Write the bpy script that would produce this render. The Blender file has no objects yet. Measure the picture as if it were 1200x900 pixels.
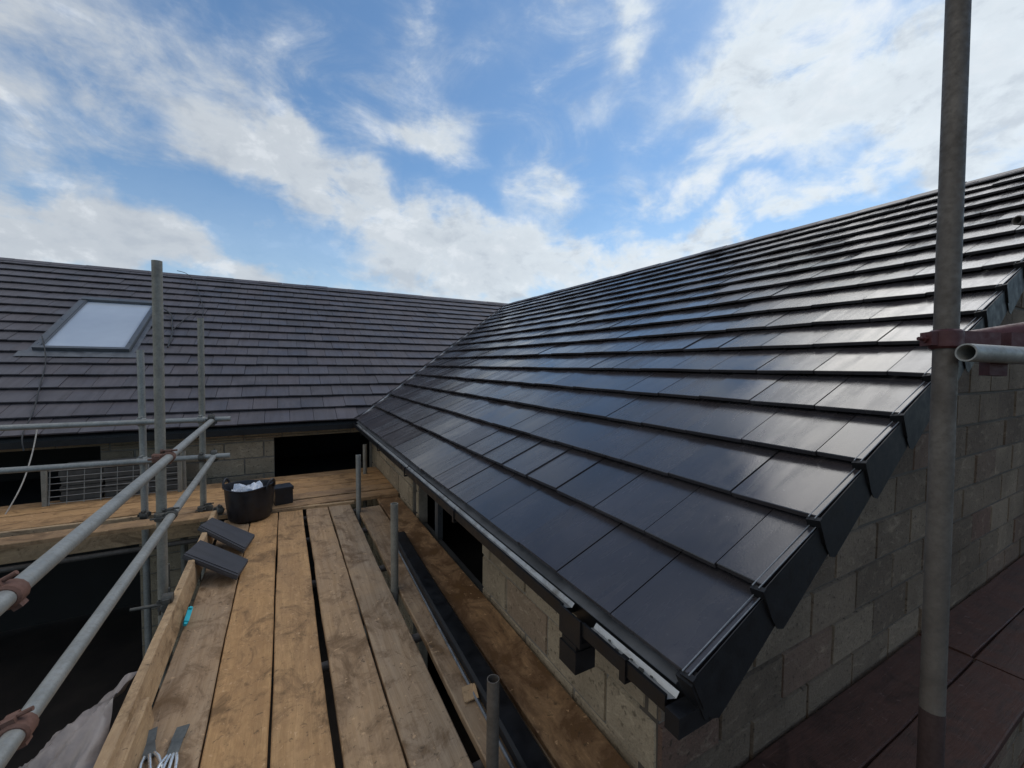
import bpy, bmesh, math, random
from mathutils import Vector, Matrix
R = math.radians
random.seed(11)
scene = bpy.context.scene
col = scene.collection

# ------------------------------------------------------------------ camera
cam_d = bpy.data.cameras.new('camera')
cam = bpy.data.objects.new('camera', cam_d); col.objects.link(cam)
cam_d.sensor_fit = 'HORIZONTAL'; cam_d.sensor_width = 36.0
cam_d.lens = 36.0 * 485.79 / 1200.0
cam_d.clip_start = 0.02; cam_d.clip_end = 3000
cr = (0.87644, -0.48141, 0.00935); cu = (0.01350, 0.04398, 0.99894); cf = (0.48131, 0.87539, -0.04505)
cam.matrix_world = Matrix(((cr[0], cu[0], -cf[0], 0), (cr[1], cu[1], -cf[1], 0), (cr[2], cu[2], -cf[2], 0), (0, 0, 0, 1)))
scene.camera = cam

# ------------------------------------------------------------------ light
SUN_AZ, SUN_EL = 74.0, 52.0          # azimuth clockwise from +Y
SKY_STRENGTH = 0.12
sun_d = bpy.data.lights.new('sun', 'SUN'); sun = bpy.data.objects.new('sun', sun_d); col.objects.link(sun)
sun_d.energy = 0.95; sun_d.angle = R(40); sun_d.color = (1.0, 0.94, 0.85)
sdir = Vector((math.sin(R(SUN_AZ)) * math.cos(R(SUN_EL)), math.cos(R(SUN_AZ)) * math.cos(R(SUN_EL)), math.sin(R(SUN_EL))))
sun.rotation_euler = (-sdir).to_track_quat('-Z', 'Y').to_euler()
scene.view_settings.view_transform = 'Standard'; scene.view_settings.look = 'None'
scene.view_settings.exposure = 0.10; scene.view_settings.gamma = 1.0
scene.view_settings.use_curve_mapping = False


class NT:
    """small helper to wire shader nodes"""
    def __init__(s, tree): s.t = tree; s.n = tree.nodes; s.l = tree.links
    def node(s, typ, **kw):
        n = s.n.new(typ)
        for k, v in kw.items(): setattr(n, k, v)
        return n
    def put(s, sock, v):
        if isinstance(v, bpy.types.NodeSocket): s.l.new(v, sock)
        elif v is not None: sock.default_value = v
    def math(s, op, a, b=None, c=None, clamp=False):
        n = s.node('ShaderNodeMath', operation=op, use_clamp=clamp)
        for i, v in enumerate((a, b, c)):
            if v is not None: s.put(n.inputs[i], v)
        return n.outputs[0]
    def vmath(s, op, a, b=None):
        n = s.node('ShaderNodeVectorMath', operation=op)
        s.put(n.inputs[0], a)
        if b is not None: s.put(n.inputs[1], b)
        return n.outputs[0]
    def noise(s, vec, scale, detail=3, rough=0.55, dist=0.0):
        n = s.node('ShaderNodeTexNoise')
        if vec is not None: s.l.new(vec, n.inputs['Vector'])
        n.inputs['Scale'].default_value = scale; n.inputs['Detail'].default_value = detail
        n.inputs['Roughness'].default_value = rough; n.inputs['Distortion'].default_value = dist
        return n.outputs['Fac']
    def map(s, v, a, b, c=0.0, d=1.0, smooth=False):
        n = s.node('ShaderNodeMapRange', interpolation_type='SMOOTHSTEP' if smooth else 'LINEAR')
        s.put(n.inputs[0], v)
        for i, x in enumerate((a, b, c, d)): s.put(n.inputs[i + 1], x)
        return n.outputs[0]
    def mix(s, f, a, b, blend='MIX'):
        n = s.node('ShaderNodeMix', data_type='RGBA', blend_type=blend)
        s.put(n.inputs[0], f)
        s.put(n.inputs[6], (*a, 1) if isinstance(a, tuple) and len(a) == 3 else a)
        s.put(n.inputs[7], (*b, 1) if isinstance(b, tuple) and len(b) == 3 else b)
        return n.outputs[2]
    def mapping(s, vec, loc=(0, 0, 0), rot=(0, 0, 0), scale=(1, 1, 1), vt='POINT'):
        n = s.node('ShaderNodeMapping', vector_type=vt)
        s.l.new(vec, n.inputs[0]); n.inputs[1].default_value = loc; n.inputs[2].default_value = rot; n.inputs[3].default_value = scale
        return n.outputs[0]


# ------------------------------------------------------------------ sky: nishita with procedural cloud banks
w = bpy.data.worlds.new('World'); scene.world = w; w.use_nodes = True
wt = NT(w.node_tree)
for n in list(w.node_tree.nodes): w.node_tree.nodes.remove(n)
out = wt.node('ShaderNodeOutputWorld'); bg = wt.node('ShaderNodeBackground'); wt.l.new(bg.outputs[0], out.inputs[0])
bg.inputs[1].default_value = SKY_STRENGTH
sky = wt.node('ShaderNodeTexSky', sky_type='NISHITA'); sky.sun_disc = False
sky.sun_elevation = R(SUN_EL); sky.sun_rotation = R(SUN_AZ); sky.altitude = 100; sky.air_density = 1.0; sky.dust_density = 0.35; sky.ozone_density = 2.6
tc = wt.node('ShaderNodeTexCoord'); D = tc.outputs['Generated']
sp = wt.node('ShaderNodeSeparateXYZ'); wt.l.new(D, sp.inputs[0])
az = wt.math('MULTIPLY', wt.math('ARCTAN2', sp.outputs[0], sp.outputs[1]), 180 / math.pi)
el = wt.math('MULTIPLY', wt.math('ARCSINE', sp.outputs[2]), 180 / math.pi)
cx = wt.node('ShaderNodeCombineXYZ'); wt.put(cx.inputs[0], az); wt.put(cx.inputs[1], el); AE = cx.outputs[0]
# wobble of the cloud outlines
def nvec(scale, amp, det, seed):
    n = wt.node('ShaderNodeTexNoise'); wt.l.new(wt.mapping(D, loc=(seed, seed * .7, 0)), n.inputs['Vector'])
    n.inputs['Scale'].default_value = scale; n.inputs['Detail'].default_value = det; n.inputs['Roughness'].default_value = .6
    v = wt.vmath('SUBTRACT', n.outputs['Color'], (.5, .5, .5))
    return wt.vmath('MULTIPLY', v, (amp, amp, 0))
AEw = wt.vmath('ADD', wt.vmath('ADD', AE, nvec(3.0, 16, 2, 3.1)), nvec(9.0, 8, 4, 7.7))
#          az    el    rx   ry  rot  weight
BLOBS = [(-24, 29, 15, 6.5, -4, .9), (-6, 31.5, 7, 4, -10, .33), (16, 35, 6, 3.2, -25, .30), (27, 39, 6, 3, 40, .30),
         (-2, 23.5, 10, 4, -22, .7), (4, 20.5, 12, 4.2, -24, .75), (14, 16.5, 12, 4, -26, .8), (24, 12.5, 11, 4, -20, .9),
         (-24, 15, 13, 5, -12, 1.0), (-12, 10.5, 16, 4.0, -6, 1.0), (6, 8, 22, 2.6, -4, .6), (15, 11, 13, 3.4, -6, .75),
         (16.5, 27.5, 7.5, 3.2, 0, .9), (37.5, 29.5, 3.0, 3.6, 60, .5), (42, 37.5, 5, 3, 55, .75),
         (60, 32.5, 10, 6.5, 10, 1.25), (69, 27.5, 14, 5, 14, 1.0), (80, 24, 14, 6, 10, 1.15), (53.5, 21.3, 6.5, 2, 4, .75), (47, 22, 5, 2.5, 0, .4),
         (31, 21, 4.5, 3, 0, .6), (37, 13.5, 12, 4.5, 0, 1.25), (50, 15, 9, 2.5, 6, .7), (60, 16.2, 9, 2.0, 10, .9), (72, 17, 8, 2.2, 8, .8), (92, 40, 12, 8, 0, .8), (55, 45, 9, 3, 20, .5)]
dens = None
for (a, e, rx, ry, ro, wgt) in BLOBS:
    m = wt.mapping(AEw, loc=(a, e, 0), rot=(0, 0, R(ro)), scale=(rx * 1.36, ry * 1.40, 1), vt='TEXTURE')
    ln = wt.node('ShaderNodeVectorMath', operation='LENGTH'); wt.l.new(m, ln.inputs[0])
    g = wt.math('MULTIPLY', wt.map(ln.outputs[1], 1.15, 0.0, 0, 1, True), wgt)
    dens = g if dens is None else wt.math('ADD', dens, g)
# elsewhere in the sky: broken cloud over a flat layer
pz = wt.math('ADD', wt.math('MAXIMUM', sp.outputs[2], 0.0), 0.18)
pl = wt.node('ShaderNodeVectorMath', operation='DIVIDE'); wt.l.new(D, pl.inputs[0])
c3 = wt.node('ShaderNodeCombineXYZ')
for i in range(3): wt.put(c3.inputs[i], pz)
wt.l.new(c3.outputs[0], pl.inputs[1])
layer = wt.map(wt.noise(wt.mapping(pl.outputs[0], loc=(4.2, 1.3, 0)), 1.1, 6, .58, .2), .48, .66, 0, .9, True)
inview = wt.math('MULTIPLY', wt.map(wt.math('ABSOLUTE', wt.math('SUBTRACT', az, 32)), 62, 80, 0, 1, True), 1.0)
high = wt.map(el, 42, 56, 0, 1, True)
dens = wt.math('ADD', dens, wt.math('MULTIPLY', layer, wt.math('MAXIMUM', inview, high)))
# bright thin cloud added in the unseen left sky to brighten deck and walls
fill_bank = wt.math('MULTIPLY', wt.map(wt.math('ABSOLUTE', wt.math('ADD', az, 92)), 66, 34, 0, 1, True), wt.math('MULTIPLY', wt.map(el, 84, 66, 0, 1, True), wt.map(el, 16, 40, .15, 1, True)))
dens = wt.math('ADD', dens, wt.math('MULTIPLY', fill_bank, 1.3))
fb = wt.noise(wt.mapping(D, scale=(1, 1, 1.7)), 7.5, 8, .62, .35)
fine = wt.noise(wt.mapping(D, loc=(9, 2, 5), scale=(1, 1, 1.6)), 22, 6, .6, .3)
wisps = wt.map(wt.noise(wt.mapping(D, loc=(1, 5, 2), scale=(1, 1, 2.0)), 4.6, 8, .63, .6), .40, .72, .06, .52, True)
dens = wt.math('ADD', dens, wisps)
d2 = wt.math('MULTIPLY', dens, wt.map(fb, .27, .72, .22, 1.45))
d2 = wt.math('ADD', d2, wt.math('MULTIPLY', wt.math('SUBTRACT', fine, .5), wt.math('MULTIPLY', wt.math('MINIMUM', dens, .6), .55)))
cover = wt.map(d2, 0.0, 1.12, 0, .96, True)
# far air near the horizon
haze = wt.map(el, 0, 26, .85, 0, True)
cover = wt.math('MAXIMUM', cover, wt.math('MULTIPLY', haze, .55))
# cloud radiance: whiter near the sun's side, greyer bases to the left
sunside = wt.map(az, -30, 70, 0, 1, True)
ctone = wt.mix(sunside, (4.4, 4.75, 5.15), (6.3, 6.9, 7.35))
def emboss(seed, sc, det, step):
    base = wt.mapping(D, loc=seed, scale=(1, 1, 1.6))
    a_ = wt.noise(base, sc, det, .6, .3); b2_ = wt.noise(wt.vmath('ADD', base, (step * .55, step * .25, step * 1.0)), sc, det, .6, .3)
    return wt.math('SUBTRACT', a_, b2_)
relief = wt.math('ADD', emboss((0, 0, 0), 5.0, 6, .07), wt.math('MULTIPLY', emboss((9, 2, 5), 15.0, 6, .022), .6))
ctone = wt.mix(wt.map(relief, .02, -.22, 0, .42, True), ctone, (2.9, 3.35, 4.0))
ctone = wt.mix(wt.map(relief, .03, .22, 0, .5, True), ctone, (7.2, 7.5, 7.8))
ctone = wt.mix(wt.map(d2, .6, 1.8, 0, .22, True), ctone, (3.6, 3.95, 4.4))
ctone = wt.mix(wt.math('MULTIPLY', fill_bank, .9), ctone, (9.0, 8.8, 8.4))
skyc = wt.mix(1.0, sky.outputs[0], (.80, .97, 1.02), 'MULTIPLY')
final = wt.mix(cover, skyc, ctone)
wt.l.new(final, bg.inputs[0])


# ------------------------------------------------------------------ materials
def mat(name):
    m = bpy.data.materials.new(name); m.use_nodes = True
    t = NT(m.node_tree); b = m.node_tree.nodes['Principled BSDF']
    return m, t, b

def bump(t, b, h, strength, dist=.01):
    n = t.node('ShaderNodeBump'); n.inputs['Strength'].default_value = strength; n.inputs['Distance'].default_value = dist
    t.put(n.inputs['Height'], h); t.l.new(n.outputs[0], b.inputs['Normal'])

def attr(t, name, typ='GEOMETRY'):
    return t.node('ShaderNodeAttribute', attribute_name=name, attribute_type=typ)

def simple(name, c, rough=.5, metal=0, var=.25, scale=8, bstr=.0, spec=.5, dirt=None):
    m, t, b = mat(name); tc = t.node('ShaderNodeTexCoord')
    n = t.noise(tc.outputs['Object'], scale, 5, .6)
    lo = tuple(x * (1 - var) for x in c); hi = tuple(min(1, x * (1 + var)) for x in c)
    cc = t.mix(t.map(n, .3, .7), lo, hi)
    if dirt:
        n2 = t.noise(tc.outputs['Object'], scale * .6, 7, .7, .5)
        cc = t.mix(t.map(n2, .5, .68, 0, .8), cc, dirt)
    t.l.new(cc, b.inputs['Base Color'])
    t.put(b.inputs['Roughness'], t.map(n, .3, .7, max(.02, rough - .12), min(1, rough + .12)))
    b.inputs['Metallic'].default_value = metal; b.inputs['Specular IOR Level'].default_value = spec
    if bstr: bump(t, b, t.noise(tc.outputs['Object'], scale * 7, 4, .6), bstr, .004)
    return m

def tile_material(name, base, rlo, rhi, wet):
    m, t, b = mat(name)
    uv = t.node('ShaderNodeUVMap', uv_map='uv').outputs[0]
    tint = t.node('ShaderNodeSeparateColor'); t.l.new(attr(t, 'tint').outputs['Color'], tint.inputs[0])
    streak = t.noise(t.mapping(uv, scale=(14, 1.6, 1)), 1.0, 5, .6, .3)
    cloud = t.noise(t.mapping(uv, loc=(7, 3, 0)), 2.3, 5, .55, .4)
    grain = t.noise(t.mapping(uv, scale=(1, .8, 1)), 160, 4, .6)
    lo = tuple(x * .82 for x in base); hi = tuple(x * 1.16 for x in base)
    c = t.mix(tint.outputs[0], lo, hi)
    c = t.mix(t.map(tint.outputs[1], .55, 1, 0, .45), c, (base[0] * 1.3, base[1] * 1.1, base[2] * 1.0))
    c = t.mix(t.map(cloud, .42, .72, 0, .55), c, tuple(x * 1.7 for x in base))
    c = t.mix(t.map(streak, .45, .7, 0, .45), c, tuple(x * .6 for x in base))
    t.l.new(c, b.inputs['Base Color'])
    f = t.math('ADD', t.math('MULTIPLY', streak, .62), t.math('MULTIPLY', cloud, .5))
    r = t.map(f, .40, .74, rlo, rhi)
    r = t.math('ADD', r, t.math('MULTIPLY', t.math('SUBTRACT', tint.outputs[2], .5), .15))
    t.put(b.inputs['Roughness'], r)
    b.inputs['Specular IOR Level'].default_value = wet
    dust = t.noise(t.mapping(uv, loc=(1, 9, 0), scale=(1.2, .5, 1)), 6.0, 8, .72, 1.2)
    c2 = t.mix(t.map(dust, .56, .74, 0, .55), c, (base[0] * 1.9, base[1] * 1.85, base[2] * 1.8))
    spk = t.noise(uv, 70, 3, .6)
    c2 = t.mix(t.map(spk, .68, .74, 0, .5), c2, (.16, .155, .145))
    t.l.new(c2, b.inputs['Base Color'])
    r2 = t.math('ADD', r, t.map(dust, .5, .75, 0, .09)); t.put(b.inputs['Roughness'], r2)
    bump(t, b, t.math('ADD', t.math('ADD', t.math('MULTIPLY', streak, .5), t.math('MULTIPLY', cloud, .22)), t.math('MULTIPLY', grain, .4)), .20, .004)
    return m

def wood_material(name, base, dark, wetc):
    m, t, b = mat(name)
    tc = t.node('ShaderNodeTexCoord'); oi = t.node('ShaderNodeObjectInfo')
    off = t.vmath('SCALE', t.node('ShaderNodeCombineXYZ').outputs[0])
    cb = t.node('ShaderNodeCombineXYZ')
    for i, k in enumerate((17.0, 31.0, 5.0)): t.put(cb.inputs[i], t.math('MULTIPLY', oi.outputs['Random'], k))
    v = t.vmath('ADD', tc.outputs['Object'], cb.outputs[0])
    warp = t.noise(t.mapping(v, scale=(1, .35, 1)), 3.0, 2, .5)
    wv = t.node('ShaderNodeVectorMath', operation='ADD'); t.l.new(v, wv.inputs[0])
    w3 = t.node('ShaderNodeCombineXYZ'); t.put(w3.inputs[0], t.math('MULTIPLY', warp, .11)); t.l.new(w3.outputs[0], wv.inputs[1])
    grain = t.noise(t.mapping(wv.outputs[0], scale=(46, 1.5, 46)), 1.0, 6, .65, .3)
    fineg = t.noise(t.mapping(wv.outputs[0], scale=(260, 7, 200)), 1.0, 4, .6)
    patch = t.noise(t.mapping(v, loc=(3, 8, 0), scale=(1.6, .7, 1)), 3.0, 6, .62, .5)
    stain = t.noise(t.mapping(v, loc=(11, 1, 0), scale=(1.2, .8, 1)), 5.0, 8, .72, .8)
    specks = t.noise(v, 34, 5, .65, .6)
    scuff = t.noise(t.mapping(v, loc=(2, 9, 4), scale=(2.0, .7, 1)), 13, 6, .7, 1.6)
    c = t.mix(t.map(grain, .25, .82, 0, .8), tuple(x * 1.2 for x in base), dark)
    c = t.mix(t.map(fineg, .35, .8, 0, .45), c, tuple(x * .65 for x in dark))
    c = t.mix(t.map(patch, .36, .66, 0, .8), c, (base[0] * .62, base[1] * .60, base[2] * .62))
    mott = t.noise(t.mapping(v, loc=(6, 2, 7), scale=(1.4, .9, 1)), 22, 6, .7, .8)
    c = t.mix(t.map(mott, .42, .66, 0, .5), c, (base[0] * .58, base[1] * .52, base[2] * .5))
    c = t.mix(t.map(scuff, .54, .74, 0, .5), c, (base[0] * 1.25, base[1] * 1.22, base[2] * 1.25))
    # grey weathering per board, wet brown per board
    grey = attr(t, 'grey', 'OBJECT').outputs['Fac']; wet = attr(t, 'wet', 'OBJECT').outputs['Fac']
    c = t.mix(t.math('MULTIPLY', grey, t.map(patch, .25, .75, .6, 1.0)), c, t.mix(t.map(grain, .3, .7), (.50, .385, .265), (.30, .215, .135)))
    c = t.mix(t.math('MULTIPLY', wet, t.map(stain, .37, .55, .35, 1.0)), c, wetc)
    c = t.mix(t.map(stain, .50, .64, 0, .8), c, tuple(x * .45 for x in dark))
    c = t.mix(t.map(specks, .60, .70, 0, .7), c, (.05, .035, .022))
    splash = t.noise(t.mapping(v, loc=(21, 4, 2)), 27, 5, .62, .4)
    c = t.mix(t.map(splash, .64, .69, 0, .55), c, (base[0] * 1.15 + .06, base[1] * 1.2 + .06, base[2] * 1.3 + .06))
    t.l.new(c, b.inputs['Base Color'])
    rr = t.map(stain, .38, .6, .85, .62)
    t.put(b.inputs['Roughness'], t.math('SUBTRACT', rr, t.math('MULTIPLY', wet, .22)))
    b.inputs['Specular IOR Level'].default_value = .3
    h = t.math('ADD', t.math('MULTIPLY', grain, .8), t.math('ADD', t.math('MULTIPLY', fineg, .35), t.math('MULTIPLY', scuff, .4)))
    bump(t, b, h, .5, .004)
    return m

def block_material(name, ca, cb_, cr_):
    m, t, b = mat(name)
    tc = t.node('ShaderNodeTexCoord'); v = tc.outputs['Object']
    tint = t.node('ShaderNodeSeparateColor'); t.l.new(attr(t, 'tint').outputs['Color'], tint.inputs[0])
    big = t.noise(v, 2.2, 5, .6, .3); grit = t.noise(v, 95, 5, .7); pits = t.noise(v, 38, 4, .6)
    c = t.mix(tint.outputs[0], ca, cb_)
    c = t.mix(t.map(tint.outputs[1], .78, 1.0, 0, .75), c, cr_)
    c = t.mix(t.map(big, .42, .72, 0, .5), c, tuple(x * .55 for x in ca))
    c = t.mix(t.map(grit, .35, .7, 0, .5), tuple(x * 1.15 for x in cb_) if False else c, tuple(x * .5 for x in ca))
    smear = t.noise(t.mapping(v, loc=(5, 2, 8), scale=(1, 1, 2.2)), 7, 7, .7, .9)
    c = t.mix(t.map(smear, .54, .70, 0, .55), c, tuple(min(1, x * 1.3) for x in cb_))
    damp = t.noise(t.mapping(v, loc=(8, 1, 3)), 1.3, 5, .6, .6)
    c = t.mix(t.map(damp, .48, .66, 0, .45), c, tuple(x * .5 for x in ca))
    c = t.mix(t.map(pits, .58, .68, 0, .75), c, tuple(x * .35 for x in ca))
    t.l.new(c, b.inputs['Base Color']); b.inputs['Roughness'].default_value = .95; b.inputs['Specular IOR Level'].default_value = .15
    bump(t, b, t.math('ADD', grit, t.math('ADD', t.math('MULTIPLY', pits, 1.1), smear)), .9, .008)
    return m

def steel_material(name, a, bcol, rust, rustamt, metal=.55, rough=.5):
    m, t, b = mat(name)
    tc = t.node('ShaderNodeTexCoord'); v = tc.outputs['Object']
    n = t.noise(v, 9, 6, .65, .3); n2 = t.noise(v, 70, 5, .6); n3 = t.noise(t.mapping(v, loc=(4, 4, 4)), 6, 7, .72, .6)
    c = t.mix(t.map(n, .3, .7), a, bcol)
    c = t.mix(t.map(n2, .45, .75, 0, .5), c, tuple(x * .55 for x in a))
    c = t.mix(t.map(n3, .70 - rustamt * .3, .80 - rustamt * .2, 0, .85), c, rust)
    t.l.new(c, b.inputs['Base Color'])
    t.put(b.inputs['Roughness'], t.map(n2, .3, .7, rough - .1, rough + .22))
    t.put(b.inputs['Metallic'], t.map(n3, .62 - rustamt * .3, .78 - rustamt * .2, metal, 0))
    bump(t, b, t.math('ADD', n2, t.math('MULTIPLY', n, .5)), .25, .003)
    return m

M = {}
M['tile_wing'] = tile_material('wing_roof_tile', (.036, .032, .034), .10, .34, .6)
M['tile_main'] = tile_material('main_roof_tile', (.077, .068, .072), .42, .64, .42)
M['tile_loose'] = tile_material('loose_roof_tile', (.045, .043, .046), .5, .7, .35)
M['underlay'] = simple('roof_underlay', (.008, .008, .009), .8, 0, .2)
M['verge'] = simple('verge_plastic', (.008, .008, .009), .60, 0, .3, 18, .12, spec=.3)
M['verge_edge'] = simple('verge_pale_edge', (.17, .18, .19), .5, 0, .35, 60, .2)  # paler tone of the fine lines beside each cap
M['black_plastic'] = simple('black_plastic', (.009, .009, .010), .42, 0, .3, 14, .1, spec=.35, dirt=(.014, .014, .014))
M['liner'] = simple('gutter_bare_metal', (.52, .54, .55), .38, .45, .2, 16, .1, dirt=(.20, .19, .17))
M['liner_dirty'] = simple('gutter_dull_metal', (.16, .165, .17), .4, .3, .35, 20, .1, dirt=(.06, .055, .05))
M['valley'] = simple('valley_lead', (.30, .31, .32), .5, .3, .25, 10)
M['block'] = block_material('concrete_block', (.35, .275, .185), (.49, .395, .275), (.32, .22, .15))
M['block_gable'] = block_material('shaded_concrete_block', (.140, .102, .074), (.27, .205, .145), (.19, .105, .078))  # darker gable copies of block and mortar, the wall's shade put into the colour
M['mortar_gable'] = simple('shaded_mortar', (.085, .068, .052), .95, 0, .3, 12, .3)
M['mortar'] = simple('mortar', (.20, .175, .14), .95, 0, .3, 12, .3)
M['wood'] = wood_material('scaffold_board_wood', (.55, .325, .145), (.32, .175, .070), (.110, .058, .031))
M['wood_pale'] = wood_material('pale_sawn_wood', (.54, .37, .205), (.36, .22, .11), (.12, .07, .036))
M['wood_red'] = wood_material('red_brown_wood', (.10, .045, .030), (.058, .026, .018), (.04, .02, .014))
M['galv'] = steel_material('galvanised_tube', (.36, .355, .325), (.235, .235, .215), (.17, .115, .075), .12, .45, .5)
M['galv_old'] = steel_material('weathered_tube', (.30, .285, .24), (.19, .175, .145), (.15, .10, .065), .30, .35, .6)
M['rust_tube'] = steel_material('rusting_tube', (.15, .130, .110), (.085, .070, .057), (.085, .045, .030), .32, .35, .6)
M['rust_dark'] = steel_material('rust_brown_sleeve', (.050, .028, .024), (.035, .020, .018), (.04, .02, .016), .5, .2, .75)
M['rust'] = steel_material('rusty_coupler', (.20, .10, .07), (.11, .06, .045), (.07, .03, .02), .5, .2, .75)
M['red_steel'] = steel_material('red_painted_steel', (.085, .020, .020), (.05, .015, .015), (.035, .016, .014), .35, .1, .5)
M['coupler'] = steel_material('greasy_coupler', (.12, .115, .10), (.06, .055, .048), (.10, .055, .035), .35, .5, .55)
M['rubber'] = simple('black_rubber', (.010, .0105, .014), .42, 0, .35, 12, .15, dirt=(.018, .018, .020))
M['film'] = simple('white_plastic_film', (.62, .65, .70), .3, 0, .15, 12)
M['tarp'] = simple('grey_plastic_sheet', (.21, .175, .155), .42, 0, .3, 7, .2, dirt=(.14, .11, .10))
M['soil'] = simple('bare_soil', (.035, .026, .02), .95, 0, .4, 3, .6)
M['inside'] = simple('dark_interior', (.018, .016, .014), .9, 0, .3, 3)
M['frame'] = simple('grey_window_frame', (.10, .105, .11), .38, .3, .2, 10)
M['lead'] = simple('lead_flashing', (.12, .125, .135), .55, .25, .3, 9, .2)
M['glass'] = simple('sky_toned_glazing', (.42, .455, .50), .12, 0, .06, 1.5, 0, 1.0)  # sky reflection in the pane and pale backing put into the base colour
M['cable'] = simple('black_cable', (.012, .012, .012), .5)
M['rope'] = simple('pale_rope', (.42, .38, .33), .8, 0, .2, 40)
M['wire'] = simple('galvanised_wire', (.25, .24, .22), .45, .4, .25, 20)
M['turquoise'] = simple('turquoise_plastic', (.02, .42, .48), .35, 0, .15, 20)
M['strap'] = simple('dull_grey_steel', (.13, .135, .125), .5, .4, .3, 30, .15)
M['prong'] = simple('bright_zinc', (.72, .73, .72), .28, .75, .2, 30)
M['brick_dark'] = simple('stacked_slab', (.075, .070, .062), .9, 0, .35, 10, .3)


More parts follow.
